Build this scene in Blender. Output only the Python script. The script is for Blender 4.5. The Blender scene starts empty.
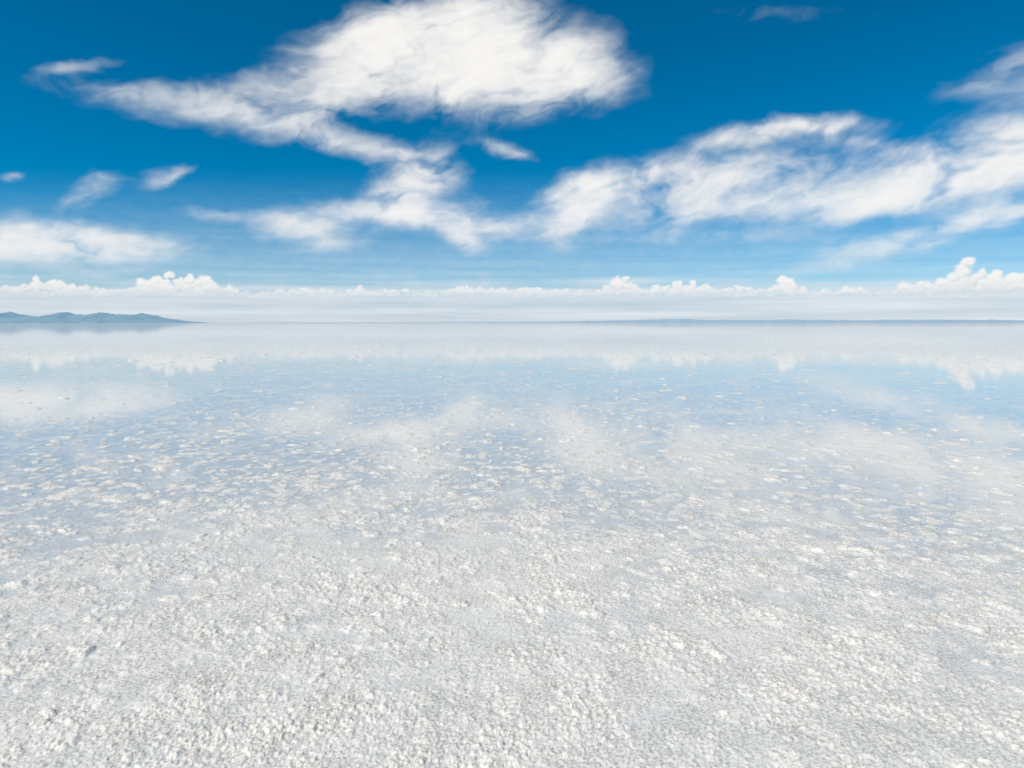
import bpy, math, numpy as np
rng=np.random.default_rng(7)
sc=bpy.context.scene
sc.view_settings.view_transform='Standard'
sc.view_settings.look='None'
sc.view_settings.exposure=0
F=683.0

# ---------------- numpy noise ----------------
def hashf(ix,iy,s):
    ix=ix.astype(np.int64).astype(np.uint32); iy=iy.astype(np.int64).astype(np.uint32)
    h=ix*np.uint32(374761393)+iy*np.uint32(668265263)+np.uint32((s*974634777+12345)&0xffffffff)
    h=(h^(h>>np.uint32(13)))*np.uint32(1274126177)
    h=(h^(h>>np.uint32(16)))*np.uint32(2246822519)
    h=h^(h>>np.uint32(15))
    return (h&np.uint32(0xffffff)).astype(np.float32)/np.float32(16777215)
def perlin(x,y,s=0):
    x0=np.floor(x);y0=np.floor(y);fx=(x-x0).astype(np.float32);fy=(y-y0).astype(np.float32)
    u=fx*fx*fx*(fx*(fx*6-15)+10);v=fy*fy*fy*(fy*(fy*6-15)+10)
    def g(dx,dy):
        a=hashf(x0+dx,y0+dy,s)*np.float32(2*np.pi)
        return np.cos(a)*(fx-dx)+np.sin(a)*(fy-dy)
    a=g(0,0);b=g(1,0);c=g(0,1);d=g(1,1)
    return 1.41*((a+(b-a)*u)+((c+(d-c)*u)-(a+(b-a)*u))*v)
def fbm(x,y,o=5,s=0,gain=.5,lac=2.03):
    r=0;a=1;t=0
    for i in range(o):
        r=r+a*perlin(x+17.3*i,y-9.1*i,s+i);t+=a;a*=gain;x=x*lac;y=y*lac
    return r/t*1.6
def sstep(a,b,x):
    t=np.clip((x-a)/(b-a),0,1);return t*t*(3-2*t)
def worley(x,y,s,extra=False):
    x0=np.floor(x);y0=np.floor(y)
    best=np.full(x.shape,9.,np.float32);bid=np.zeros(x.shape,np.float32)
    for dx in(-1,0,1):
        for dy in(-1,0,1):
            cx=x0+dx;cy=y0+dy
            px=cx+hashf(cx,cy,s);py=cy+hashf(cx,cy,s+1)
            d=((px-x)**2+(py-y)**2).astype(np.float32)
            m=d<best
            best=np.where(m,d,best)
            if extra: bid=np.where(m,hashf(cx,cy,s+2),bid)
    return (np.sqrt(best),bid) if extra else np.sqrt(best)

def grid_mesh(name,P,wrap,attrs={},cols={}):
    R,C=P.shape[:2]
    me=bpy.data.meshes.new(name)
    idx=np.arange(R*C).reshape(R,C)
    if wrap: idx=np.concatenate([idx,idx[:,:1]],1)
    q=np.stack([idx[:-1,:-1],idx[:-1,1:],idx[1:,1:],idx[1:,:-1]],-1).reshape(-1,4)
    me.vertices.add(R*C); me.vertices.foreach_set('co',P.reshape(-1).astype(np.float32))
    me.loops.add(q.size); me.loops.foreach_set('vertex_index',q.reshape(-1).astype(np.int32))
    me.polygons.add(len(q)); me.polygons.foreach_set('loop_start',(np.arange(len(q))*4).astype(np.int32))
    try: me.polygons.foreach_set('loop_total',np.full(len(q),4,np.int32))
    except Exception: pass
    me.update(calc_edges=True)
    me.polygons.foreach_set('use_smooth',np.ones(len(q),bool))
    for k,v in attrs.items():
        a=me.attributes.new(k,'FLOAT','POINT');a.data.foreach_set('value',v.reshape(-1).astype(np.float32))
    for k,v in cols.items():
        a=me.attributes.new(k,'FLOAT_COLOR','POINT')
        vv=np.concatenate([v,np.ones(v.shape[:2]+(1,))],-1)
        a.data.foreach_set('color',vv.reshape(-1).astype(np.float32))
    o=bpy.data.objects.new(name,me);sc.collection.objects.link(o)
    return o
def newmat(name):
    m=bpy.data.materials.new(name);m.use_nodes=True;m.node_tree.nodes.clear()
    return m,m.node_tree.nodes,m.node_tree.links

# ---------------- world + sun ----------------
SUN_EL,SUN_AZ=47,-125      # azimuth clockwise from +Y
w=bpy.data.worlds.new("World");sc.world=w;w.use_nodes=True
n=w.node_tree.nodes;l=w.node_tree.links;n.clear()
sky=n.new('ShaderNodeTexSky');sky.sky_type='NISHITA';sky.sun_disc=False
sky.sun_elevation=math.radians(SUN_EL);sky.sun_rotation=math.radians(SUN_AZ%360)
sky.altitude=3000;sky.air_density=1.0;sky.dust_density=0.3;sky.ozone_density=3.0
hs=n.new('ShaderNodeHueSaturation');hs.inputs['Saturation'].default_value=1.57
hs.inputs['Hue'].default_value=0.486
bg=n.new('ShaderNodeBackground');bg.inputs['Strength'].default_value=0.10
ow=n.new('ShaderNodeOutputWorld')
l.new(sky.outputs[0],hs.inputs['Color']);l.new(hs.outputs[0],bg.inputs[0]);l.new(bg.outputs[0],ow.inputs[0])
sd=bpy.data.lights.new('sun','SUN');sd.energy=4.05;sd.angle=math.radians(.5);sd.color=(1,.92,.79)
so=bpy.data.objects.new('sun',sd);sc.collection.objects.link(so)
so.rotation_euler=(math.radians(90-SUN_EL),0,math.radians(180-SUN_AZ))

# ---------------- clouds ----------------
az=np.concatenate([np.arange(-50,50,.085),np.arange(50,310,1.0)])
el=np.concatenate([np.arange(-.3,6,.05),np.arange(6,28,.1),np.arange(28,46,.6)])
AZ,EL=np.meshgrid(np.radians(az),np.radians(el))
AZw=(AZ+np.pi)%(2*np.pi)-np.pi
azc=np.clip(AZw,-math.radians(58),math.radians(58))
X=512+F*np.tan(azc); Y=323-F*np.tan(EL)/np.cos(azc)
NX=AZw*F; NY=-EL*F
wx=fbm(NX/120,NY/60,5,1)*18+fbm(NX/26,NY/16,4,11)*5
wy=fbm(NX/120,NY/60,5,2)*10+fbm(NX/26,NY/16,4,12)*3.5
XW=X+wx;YW=Y+wy
# x,y,rx,ry,angle(deg, + = rising right),amp
C=[(450,62,114,40,2,1.5),(420,42,62,32,10,.8),(510,66,78,34,-6,1.0),(455,16,60,26,8,.9),(570,76,50,18,-8,.35),(345,90,55,22,14,.6),
(230,108,115,18,-4,.42),(120,94,80,9,-6,.26),(290,128,80,16,-12,.42),(280,80,70,14,10,.38),(65,71,42,8,6,.42),
(370,150,60,15,-14,.45),(415,182,44,24,20,1.1),(440,216,72,14,-4,1.0),(375,214,66,8,0,.45),(462,238,15,18,40,.7),(500,222,50,8,-8,.2),
(508,151,26,8,-18,.42),(95,188,30,13,28,.42),(168,172,30,9,22,.5),(12,180,16,5,0,.5),
(305,233,40,16,-8,.9),(225,214,60,7,-8,.25),(50,246,95,22,-2,1.3),(110,240,60,12,-5,.5),
(595,190,46,18,20,1.3),(572,222,16,22,-50,.8),(650,172,50,13,14,.75),(700,208,110,24,4,.55),(762,134,64,12,6,.75),(815,124,50,10,0,.7),
(850,182,140,24,2,.55),(810,207,120,16,4,.6),(985,158,90,24,14,.8),(1050,150,80,36,0,.7),(940,234,130,11,14,.85),(1020,205,80,12,12,.6),(1005,78,60,16,16,.3),(1060,70,60,26,0,.35),
(880,150,80,10,-6,.35),(720,178,70,13,18,.55),(930,190,130,16,10,.45),(800,14,120,10,0,.12),(720,242,160,8,2,.25),
(-200,230,120,22,0,.7),(1180,90,120,40,10,.5),(1200,220,130,24,5,.7)]
cov=np.zeros_like(X)
for cx,cy,rx,ry,a,am in C:
    a=math.radians(a);dx=XW-cx;dy=YW-cy
    p=dx*math.cos(a)-dy*math.sin(a);q=dx*math.sin(a)+dy*math.cos(a)
    g=am*np.exp(-((p/rx)**2+(q/ry)**2)**1.0)
    cov=cov+g-cov*g*.4
cov=np.clip(cov,0,1.7)
gen=np.clip(fbm(NX/260,NY/90,4,40)*1.2,0,1)
bw=sstep(math.radians(47),math.radians(56),np.abs(AZw))
hi=sstep(math.radians(26),math.radians(31),EL)
bw=np.maximum(bw,hi)
cov=cov*(1-bw)+gen*bw*sstep(math.radians(46),math.radians(38),EL)
def detail(ox=0,oy=0):
    x=NX+ox;y=NY+oy
    a=math.radians(14);xr=x*math.cos(a)-y*math.sin(a);yr=x*math.sin(a)+y*math.cos(a)
    w1=fbm(xr/90,yr/50,4,21);w2=fbm(xr/90,yr/50,4,22)
    return fbm(xr/95+w1*.7,yr/34+w2*.7,6,23,gain=.54)
det=detail();det2=detail(7,10)
fil=fbm((NX-NY*.25)/60+wx*.02,(NY+NX*.25)/11+wy*.05,4,33)
D=cov*(1+.85*det+.12*fil)+.06*det*np.sqrt(np.clip(cov,0,1))-.085
D=np.clip(D,0,None)
A=(1-np.exp(-1.9*D**1.4))*.98
fill=sstep(.3,1.2,cov)
under=sstep(74,112,YW)*np.exp(-((X-490)/150)**2)*(Y<135)  # mask for the shade painted along the main cloud's underside
sh=.76+.36*(det-det2)*(1-.65*fill)+.28*fill+fbm(NX/60,NY/30,4,31)*.12-.36*under  # sunward relief and underside shade painted into the cloud colour
sh=np.clip(sh,0,1)[...,None]
white=np.array([.96,.94,.91]);grey=np.array([.50,.59,.66])
col=grey+(white-grey)*sh
A=A.copy()
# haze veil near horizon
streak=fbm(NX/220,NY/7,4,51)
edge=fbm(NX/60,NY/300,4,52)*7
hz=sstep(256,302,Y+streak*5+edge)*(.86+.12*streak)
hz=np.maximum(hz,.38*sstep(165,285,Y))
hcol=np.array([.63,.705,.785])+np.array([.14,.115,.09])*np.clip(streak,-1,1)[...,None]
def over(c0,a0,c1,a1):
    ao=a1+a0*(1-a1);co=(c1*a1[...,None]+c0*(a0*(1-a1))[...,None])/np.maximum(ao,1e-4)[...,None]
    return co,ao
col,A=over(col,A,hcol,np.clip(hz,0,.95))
# cumulus row
best=np.zeros_like(X)-1;csh=np.zeros_like(X)
XC=X+fbm(NX/9,NY/7,3,61)*3.2; YC=Y+fbm(NX/9,NY/7,3,62)*2.6
cl=[(178,62,24),(150,30,20),(40,50,24),(215,35,14),(95,35,12),(300,50,7),(390,50,7),(470,28,13),(520,40,10),(622,22,20),(690,30,16),(660,30,10),(740,30,10),(785,24,18),(850,40,10),(972,36,42),(1010,40,30),(930,36,22),(1060,50,20),(-60,60,20),(-180,50,16),(1200,70,20),(570,30,7)]
for i in range(26): cl.append((rng.uniform(-300,1330),rng.uniform(12,30),rng.uniform(3,9)))
rmax=len(np.where(el<9)[0])
colX=X[0]
for cx,hw,H in cl:
    nb=int(hw*1.1)+8
    for k in range(nb):
        t=rng.uniform(-1,1);px=cx+t*hw
        top=H*(1-abs(t)**1.5)*rng.uniform(.4,1)
        r=rng.uniform(.22,.5)*(H*.42+4.5)
        yb=296-rng.uniform(.1,1)*top*1.05
        c=np.where(np.abs(colX-px)<r*2+8)[0]
        c=c[c<1177]
        if len(c)==0: continue
        s=(slice(0,rmax),slice(c[0],c[-1]+1))
        dx=(XC[s]-px)/(r*1.3);dy=(YC[s]-yb)/r
        q=1-dx*dx-dy*dy
        m=(q>best[s])&(q>0)
        nz=np.sqrt(np.clip(q,0,1))
        L=.5+.5*(-.45*dx-.7*dy+.5*nz)  # light from upper left, painted on each puff as a lit sphere
        hgt=np.clip((298-YC[s])/max(H,7),0,1)
        best[s]=np.where(m,q,best[s]);csh[s]=np.where(m,L*.6+.4*hgt,csh[s])
ca=sstep(0,.8,best)*sstep(308,282,YC)*.9
ccol=np.array([.60,.65,.71])+(np.array([.96,.93,.89])-np.array([.60,.65,.71]))*sstep(.2,.8,csh)[...,None]  # shaded and lit puff tones, emitted as colour
col,A=over(col,A,ccol,ca)
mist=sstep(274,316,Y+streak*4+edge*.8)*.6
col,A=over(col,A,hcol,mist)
R=60000.
P=np.stack([R*np.sin(AZ)*np.cos(EL),R*np.cos(AZ)*np.cos(EL),R*np.sin(EL)],-1)
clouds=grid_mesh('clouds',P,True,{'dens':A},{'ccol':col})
m,n,l=newmat('cloud_layer')
at=n.new('ShaderNodeAttribute');at.attribute_name='dens'
ac=n.new('ShaderNodeAttribute');ac.attribute_name='ccol'
tc=n.new('ShaderNodeTexCoord');mp=n.new('ShaderNodeMapping');mp.inputs['Scale'].default_value=(1/R*45,1/R*45,1/R*100)
mp.inputs['Rotation'].default_value=(0,math.radians(14),0)
nz=n.new('ShaderNodeTexNoise');nz.inputs['Scale'].default_value=1;nz.inputs['Detail'].default_value=8;nz.inputs['Roughness'].default_value=.55;nz.inputs['Distortion'].default_value=.1
l.new(tc.outputs['Object'],mp.inputs[0]);l.new(mp.outputs[0],nz.inputs['Vector'])
def M(op,a,b,nn=None,ll=None,clamp=False):
    k=(nn or n).new('ShaderNodeMath');k.operation=op;k.use_clamp=clamp
    for i,v in enumerate((a,b)):
        if v is None: continue
        if isinstance(v,(int,float)): k.inputs[i].default_value=v
        else:(ll or l).new(v,k.inputs[i])
    return k.outputs[0]
nn_=M('SUBTRACT',nz.outputs['Fac'],.5)
om=M('SUBTRACT',1.0,at.outputs['Fac'])
amt=M('MULTIPLY',M('MULTIPLY',at.outputs['Fac'],om),1.2)
al=M('ADD',at.outputs['Fac'],M('MULTIPLY',amt,nn_),clamp=True)
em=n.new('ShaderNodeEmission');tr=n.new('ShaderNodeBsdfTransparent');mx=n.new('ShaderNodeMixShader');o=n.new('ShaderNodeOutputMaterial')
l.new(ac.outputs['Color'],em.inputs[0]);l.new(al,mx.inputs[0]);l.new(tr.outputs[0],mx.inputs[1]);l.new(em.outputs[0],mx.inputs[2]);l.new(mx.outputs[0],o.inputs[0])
m.cycles.emission_sampling='NONE'
clouds.data.materials.append(m)

# ---------------- salt flat ----------------
r1=np.exp(np.arange(math.log(1.4),math.log(13),.0026))
r2=np.exp(np.arange(math.log(13),math.log(90),.0042))
r3=np.exp(np.linspace(math.log(90),math.log(70000),120))
rr=np.concatenate([[.02,.4,.8,1.1],r1,r2,r3])
aa=np.concatenate([np.arange(-44,44,.075),np.arange(44,316,1.)])
RR,AA=np.meshgrid(rr,np.radians(aa),indexing='ij')
x=(RR*np.sin(AA)).astype(np.float64);y=(RR*np.cos(AA)).astype(np.float64)
dr=np.gradient(rr)[:,None]*np.ones_like(RR)
low=fbm(x/2.6,y/2.6,3,70)
base=-.001-.011*sstep(2.5,16,RR+low*2.5)+.0022*fbm(x/.7,y/.7,3,75)
base=base-.02*sstep(40,200,RR)
h=base
def fadek(lam): return np.clip(lam/(1.7*dr)-.6,0,1)
def mounds(cell,s,hgt,rmin,rmax_,prob,f):
    qx=x/cell+.22*perlin(x/cell*2.7,y/cell*2.7,s+5);qy=y/cell+.22*perlin(x/cell*2.7,y/cell*2.7,s+6)
    d,i=worley(qx,qy,s,True)
    rad=rmin+(rmax_-rmin)*((i*7.31)%1)
    return hgt*f*(i<prob)*(.35+.9*((i*13.7)%1))*np.clip(1-(d/rad)**2,0,1)
patch=np.clip(.78+.9*fbm(x/.45,y/.45,3,90),.25,1.4)
near=1-.35*sstep(5,14,RR)
h=h+patch*near*(.0024*fadek(.12)*perlin(x/.12,y/.12,82)+.0024*fadek(.05)*perlin(x/.05,y/.05,83)
  +mounds(.046,84,.0048,.35,.75,.75,fadek(.045))
  +mounds(.028,88,.0048,.35,.75,.8,fadek(.028))
  +mounds(.016,94,.0042,.35,.8,.8,fadek(.016))
  +.0032*fadek(.012)*perlin(x/.010,y/.010,86))
rough=1+.5*perlin(x/.03,y/.03,105)*fadek(.03)+.4*perlin(x/.012,y/.012,106)*fadek(.012)
h=h+mounds(.34,100,.011,.10,.26,.4,fadek(.15)*sstep(1.5,4,RR))*rough
h=h+mounds(.5,170,.009,.10,.2,.5,1-sstep(4,8,RR))*rough
h=h+mounds(.13,110,.009,.25,.55,.5,fadek(.1)*sstep(1.5,4,RR))*rough
h=h+mounds(.21,150,.012,.2,.45,.52,fadek(.13)*sstep(4,8,RR))
h=h+mounds(.40,140,.015,.12,.28,.6,fadek(.22)*sstep(4,9,RR))
h=h+mounds(.8,120,.028,.08,.2,.7,fadek(.4)*sstep(8,16,RR)*sstep(130,60,RR))
h=h+mounds(1.6,130,.045,.05,.15,.8,sstep(16,30,RR)*sstep(94,88,RR))
h[RR>95]=-.035
P=np.stack([x,y,h],-1)
salt=grid_mesh('salt_flat',P,True,{'lvl':h})
m,n,l=newmat('salt_crust')
at=n.new('ShaderNodeAttribute');at.attribute_name='lvl'
mr=n.new('ShaderNodeMapRange');mr.inputs['From Min'].default_value=-.004;mr.inputs['From Max'].default_value=.012
l.new(at.outputs['Fac'],mr.inputs['Value'])
tc=n.new('ShaderNodeTexCoord')
nz=n.new('ShaderNodeTexNoise');nz.inputs['Scale'].default_value=60;nz.inputs['Detail'].default_value=8;nz.inputs['Roughness'].default_value=.7
l.new(tc.outputs['Object'],nz.inputs['Vector'])
n2=n.new('ShaderNodeTexNoise');n2.inputs['Scale'].default_value=1.3;n2.inputs['Detail'].default_value=4
l.new(tc.outputs['Object'],n2.inputs['Vector'])
f=M('ADD',mr.outputs[0],M('MULTIPLY',M('SUBTRACT',nz.outputs['Fac'],.5),1.0))
f=M('ADD',f,M('MULTIPLY',M('SUBTRACT',n2.outputs['Fac'],.5),.5),clamp=True)
cr_=n.new('ShaderNodeValToRGB');e=cr_.color_ramp.elements
e[0].position=0;e[0].color=(.755,.745,.72,1);e[1].position=.8;e[1].color=(.85,.825,.78,1)
l.new(f,cr_.inputs[0])
# silt and darker damp grains caught in the crust
n4=n.new('ShaderNodeTexNoise');n4.inputs['Scale'].default_value=75;n4.inputs['Detail'].default_value=4;n4.inputs['Roughness'].default_value=.65
l.new(tc.outputs['Object'],n4.inputs['Vector'])
n5=n.new('ShaderNodeTexNoise');n5.inputs['Scale'].default_value=5;n5.inputs['Detail'].default_value=4
l.new(tc.outputs['Object'],n5.inputs['Vector'])
g4=n.new('ShaderNodeMapRange');g4.inputs['From Min'].default_value=.47;g4.inputs['From Max'].default_value=.64;g4.inputs['To Max'].default_value=.9
l.new(M('ADD',n4.outputs['Fac'],M('MULTIPLY',M('SUBTRACT',n5.outputs['Fac'],.5),.25)),g4.inputs['Value'])
ab=n.new('ShaderNodeMapRange');ab.inputs['From Min'].default_value=-.009;ab.inputs['From Max'].default_value=-.001;ab.inputs['To Min'].default_value=.15
l.new(at.outputs['Fac'],ab.inputs['Value'])
silt=n.new('ShaderNodeMix');silt.data_type='RGBA'
silt.inputs[7].default_value=(.44,.415,.37,1)
l.new(M('MULTIPLY',g4.outputs[0],ab.outputs[0]),silt.inputs[0]);l.new(cr_.outputs[0],silt.inputs[6])
bs=n.new('ShaderNodeBsdfPrincipled');bs.inputs['Roughness'].default_value=.6;bs.inputs['IOR'].default_value=1.3
l.new(silt.outputs[2],bs.inputs['Base Color'])
bp=n.new('ShaderNodeBump');bp.inputs['Strength'].default_value=.5;bp.inputs['Distance'].default_value=.006
n3=n.new('ShaderNodeTexNoise');n3.inputs['Scale'].default_value=140;n3.inputs['Detail'].default_value=5
l.new(tc.outputs['Object'],n3.inputs['Vector']);l.new(n3.outputs['Fac'],bp.inputs['Height']);l.new(bp.outputs[0],bs.inputs['Normal'])
o=n.new('ShaderNodeOutputMaterial');l.new(bs.outputs[0],o.inputs[0])
salt.data.materials.append(m)

# ---------------- water film ----------------
rw=np.exp(np.linspace(math.log(.05),math.log(58000),160));aw=np.radians(np.arange(0,360,3.))
RW,AW=np.meshgrid(rw,aw,indexing='ij')
P=np.stack([RW*np.sin(AW),RW*np.cos(AW),0*RW],-1)
water=grid_mesh('water',P,True)
m,n,l=newmat('shallow_water')
tc=n.new('ShaderNodeTexCoord')
nz=n.new('ShaderNodeTexNoise');nz.inputs['Scale'].default_value=9;nz.inputs['Detail'].default_value=3
l.new(tc.outputs['Object'],nz.inputs['Vector'])
bp=n.new('ShaderNodeBump');bp.inputs['Strength'].default_value=.15;bp.inputs['Distance'].default_value=.002
l.new(nz.outputs['Fac'],bp.inputs['Height'])
# Schlick reflectance of a thin film, identical from above and below
ge=n.new('ShaderNodeNewGeometry');vd=n.new('ShaderNodeVectorMath');vd.operation='DOT_PRODUCT'
l.new(ge.outputs['Incoming'],vd.inputs[0]);l.new(ge.outputs['Normal'],vd.inputs[1])
ca_=M('ABSOLUTE',vd.outputs['Value'],None)
sf=M('POWER',M('SUBTRACT',1.0,ca_,clamp=True),5.0)
fres=M('ADD',M('MULTIPLY',sf,.98),.02)
gl=n.new('ShaderNodeBsdfGlossy');gl.distribution='MULTI_GGX';gl.inputs['Roughness'].default_value=.035
gl.inputs['Color'].default_value=(1,1,1,1)
l.new(bp.outputs[0],gl.inputs['Normal'])
def nt(s,d=3):
    k=n.new('ShaderNodeTexNoise');k.inputs['Scale'].default_value=s;k.inputs['Detail'].default_value=d;k.inputs['Roughness'].default_value=.6
    l.new(tc.outputs['Object'],k.inputs['Vector']);return k.outputs['Fac']
def mr_(v,a,b,c,d):
    k=n.new('ShaderNodeMapRange');k.interpolation_type='SMOOTHSTEP'
    for i,q in zip(('From Min','From Max','To Min','To Max'),(a,b,c,d)): k.inputs[i].default_value=q
    l.new(v,k.inputs['Value']);return k.outputs[0]
c1=mr_(nt(7,4),.50,.60,1,.5)
c2=mr_(nt(1.6,5),.52,.60,1,.62)
c3=mr_(nt(.12,4),.42,.62,1,.88)
cc=M('MULTIPLY',M('MULTIPLY',c1,c2),c3)
fac=M('MULTIPLY',fres,cc)
tr=n.new('ShaderNodeBsdfTransparent');tr.inputs[0].default_value=(.98,.995,1,1)
mx=n.new('ShaderNodeMixShader');o=n.new('ShaderNodeOutputMaterial')
l.new(fac,mx.inputs[0]);l.new(tr.outputs[0],mx.inputs[1]);l.new(gl.outputs[0],mx.inputs[2]);l.new(mx.outputs[0],o.inputs[0])
water.data.materials.append(m)

# ---------------- distant mountains ----------------
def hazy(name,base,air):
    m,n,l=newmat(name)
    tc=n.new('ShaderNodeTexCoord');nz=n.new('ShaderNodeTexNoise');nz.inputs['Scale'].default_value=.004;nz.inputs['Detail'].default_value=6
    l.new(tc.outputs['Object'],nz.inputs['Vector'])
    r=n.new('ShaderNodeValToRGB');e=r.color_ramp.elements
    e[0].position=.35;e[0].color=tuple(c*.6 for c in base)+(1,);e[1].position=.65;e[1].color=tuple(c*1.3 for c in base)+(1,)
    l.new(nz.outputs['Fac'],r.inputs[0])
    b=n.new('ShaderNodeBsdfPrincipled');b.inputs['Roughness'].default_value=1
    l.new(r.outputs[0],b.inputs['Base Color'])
    b.inputs['Emission Color'].default_value=air+(1,);b.inputs['Emission Strength'].default_value=1  # distance haze put in as a bluish glow on the rock
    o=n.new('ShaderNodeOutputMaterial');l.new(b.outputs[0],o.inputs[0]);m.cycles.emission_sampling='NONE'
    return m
def ridge(name,dist,u0,u1,prof,depth,mat,seed,rough):
    nu=500;nv=30
    U=np.linspace(u0,u1,nu);V=np.linspace(-1,1,nv)
    UU,VV=np.meshgrid(U,V)
    H=np.interp(U,[p[0] for p in prof],[p[1] for p in prof])[None,:]
    env=(1-np.abs(VV)**1.3)
    xx=UU*dist;yy=dist+VV*depth
    nse=fbm(xx/700,yy/900,5,seed,gain=.6)
    hh=H*env*(1+rough*nse)-15*(np.abs(VV)>.97)
    hh=np.maximum(hh,-15)
    P=np.stack([xx,yy,hh],-1)
    ob=grid_mesh(name,P,False);ob.data.materials.append(mat);return ob
Dm=16000.;k=Dm/F
prof=[(-1.2,0),(-1.0,6),(-.85,9),(-.79,7.5),(-.745,7.5),(-.722,10.5),(-.70,7),(-.685,5.5),(-.66,8.5),(-.655,10),(-.63,7.5),(-.60,9),(-.575,7.5),(-.555,9.5),(-.54,9.5),(-.52,6),(-.50,4),(-.478,1.5),(-.46,0)]
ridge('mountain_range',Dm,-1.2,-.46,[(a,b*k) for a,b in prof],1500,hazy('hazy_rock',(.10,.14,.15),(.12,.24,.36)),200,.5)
D2=34000.;k2=D2/F
prof=[(-.45,0),(-.3,.8),(-.1,.6),(.05,1.2),(.1,2),(.2,3),(.23,4.2),(.3,3),(.4,3.4),(.5,2.8),(.62,3.4),(.75,2.8),(.95,3),(1.1,0)]
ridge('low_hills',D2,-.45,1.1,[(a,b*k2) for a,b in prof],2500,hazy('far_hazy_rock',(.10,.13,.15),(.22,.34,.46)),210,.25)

# ---------------- camera ----------------
cd=bpy.data.cameras.new('camera');cd.lens=24.01;cd.sensor_width=36;cd.shift_y=-61/1024
cd.clip_start=.05;cd.clip_end=200000
co=bpy.data.objects.new('camera',cd);sc.collection.objects.link(co)
co.location=(0,0,1.5);co.rotation_euler=(math.radians(90),0,0)
sc.camera=co
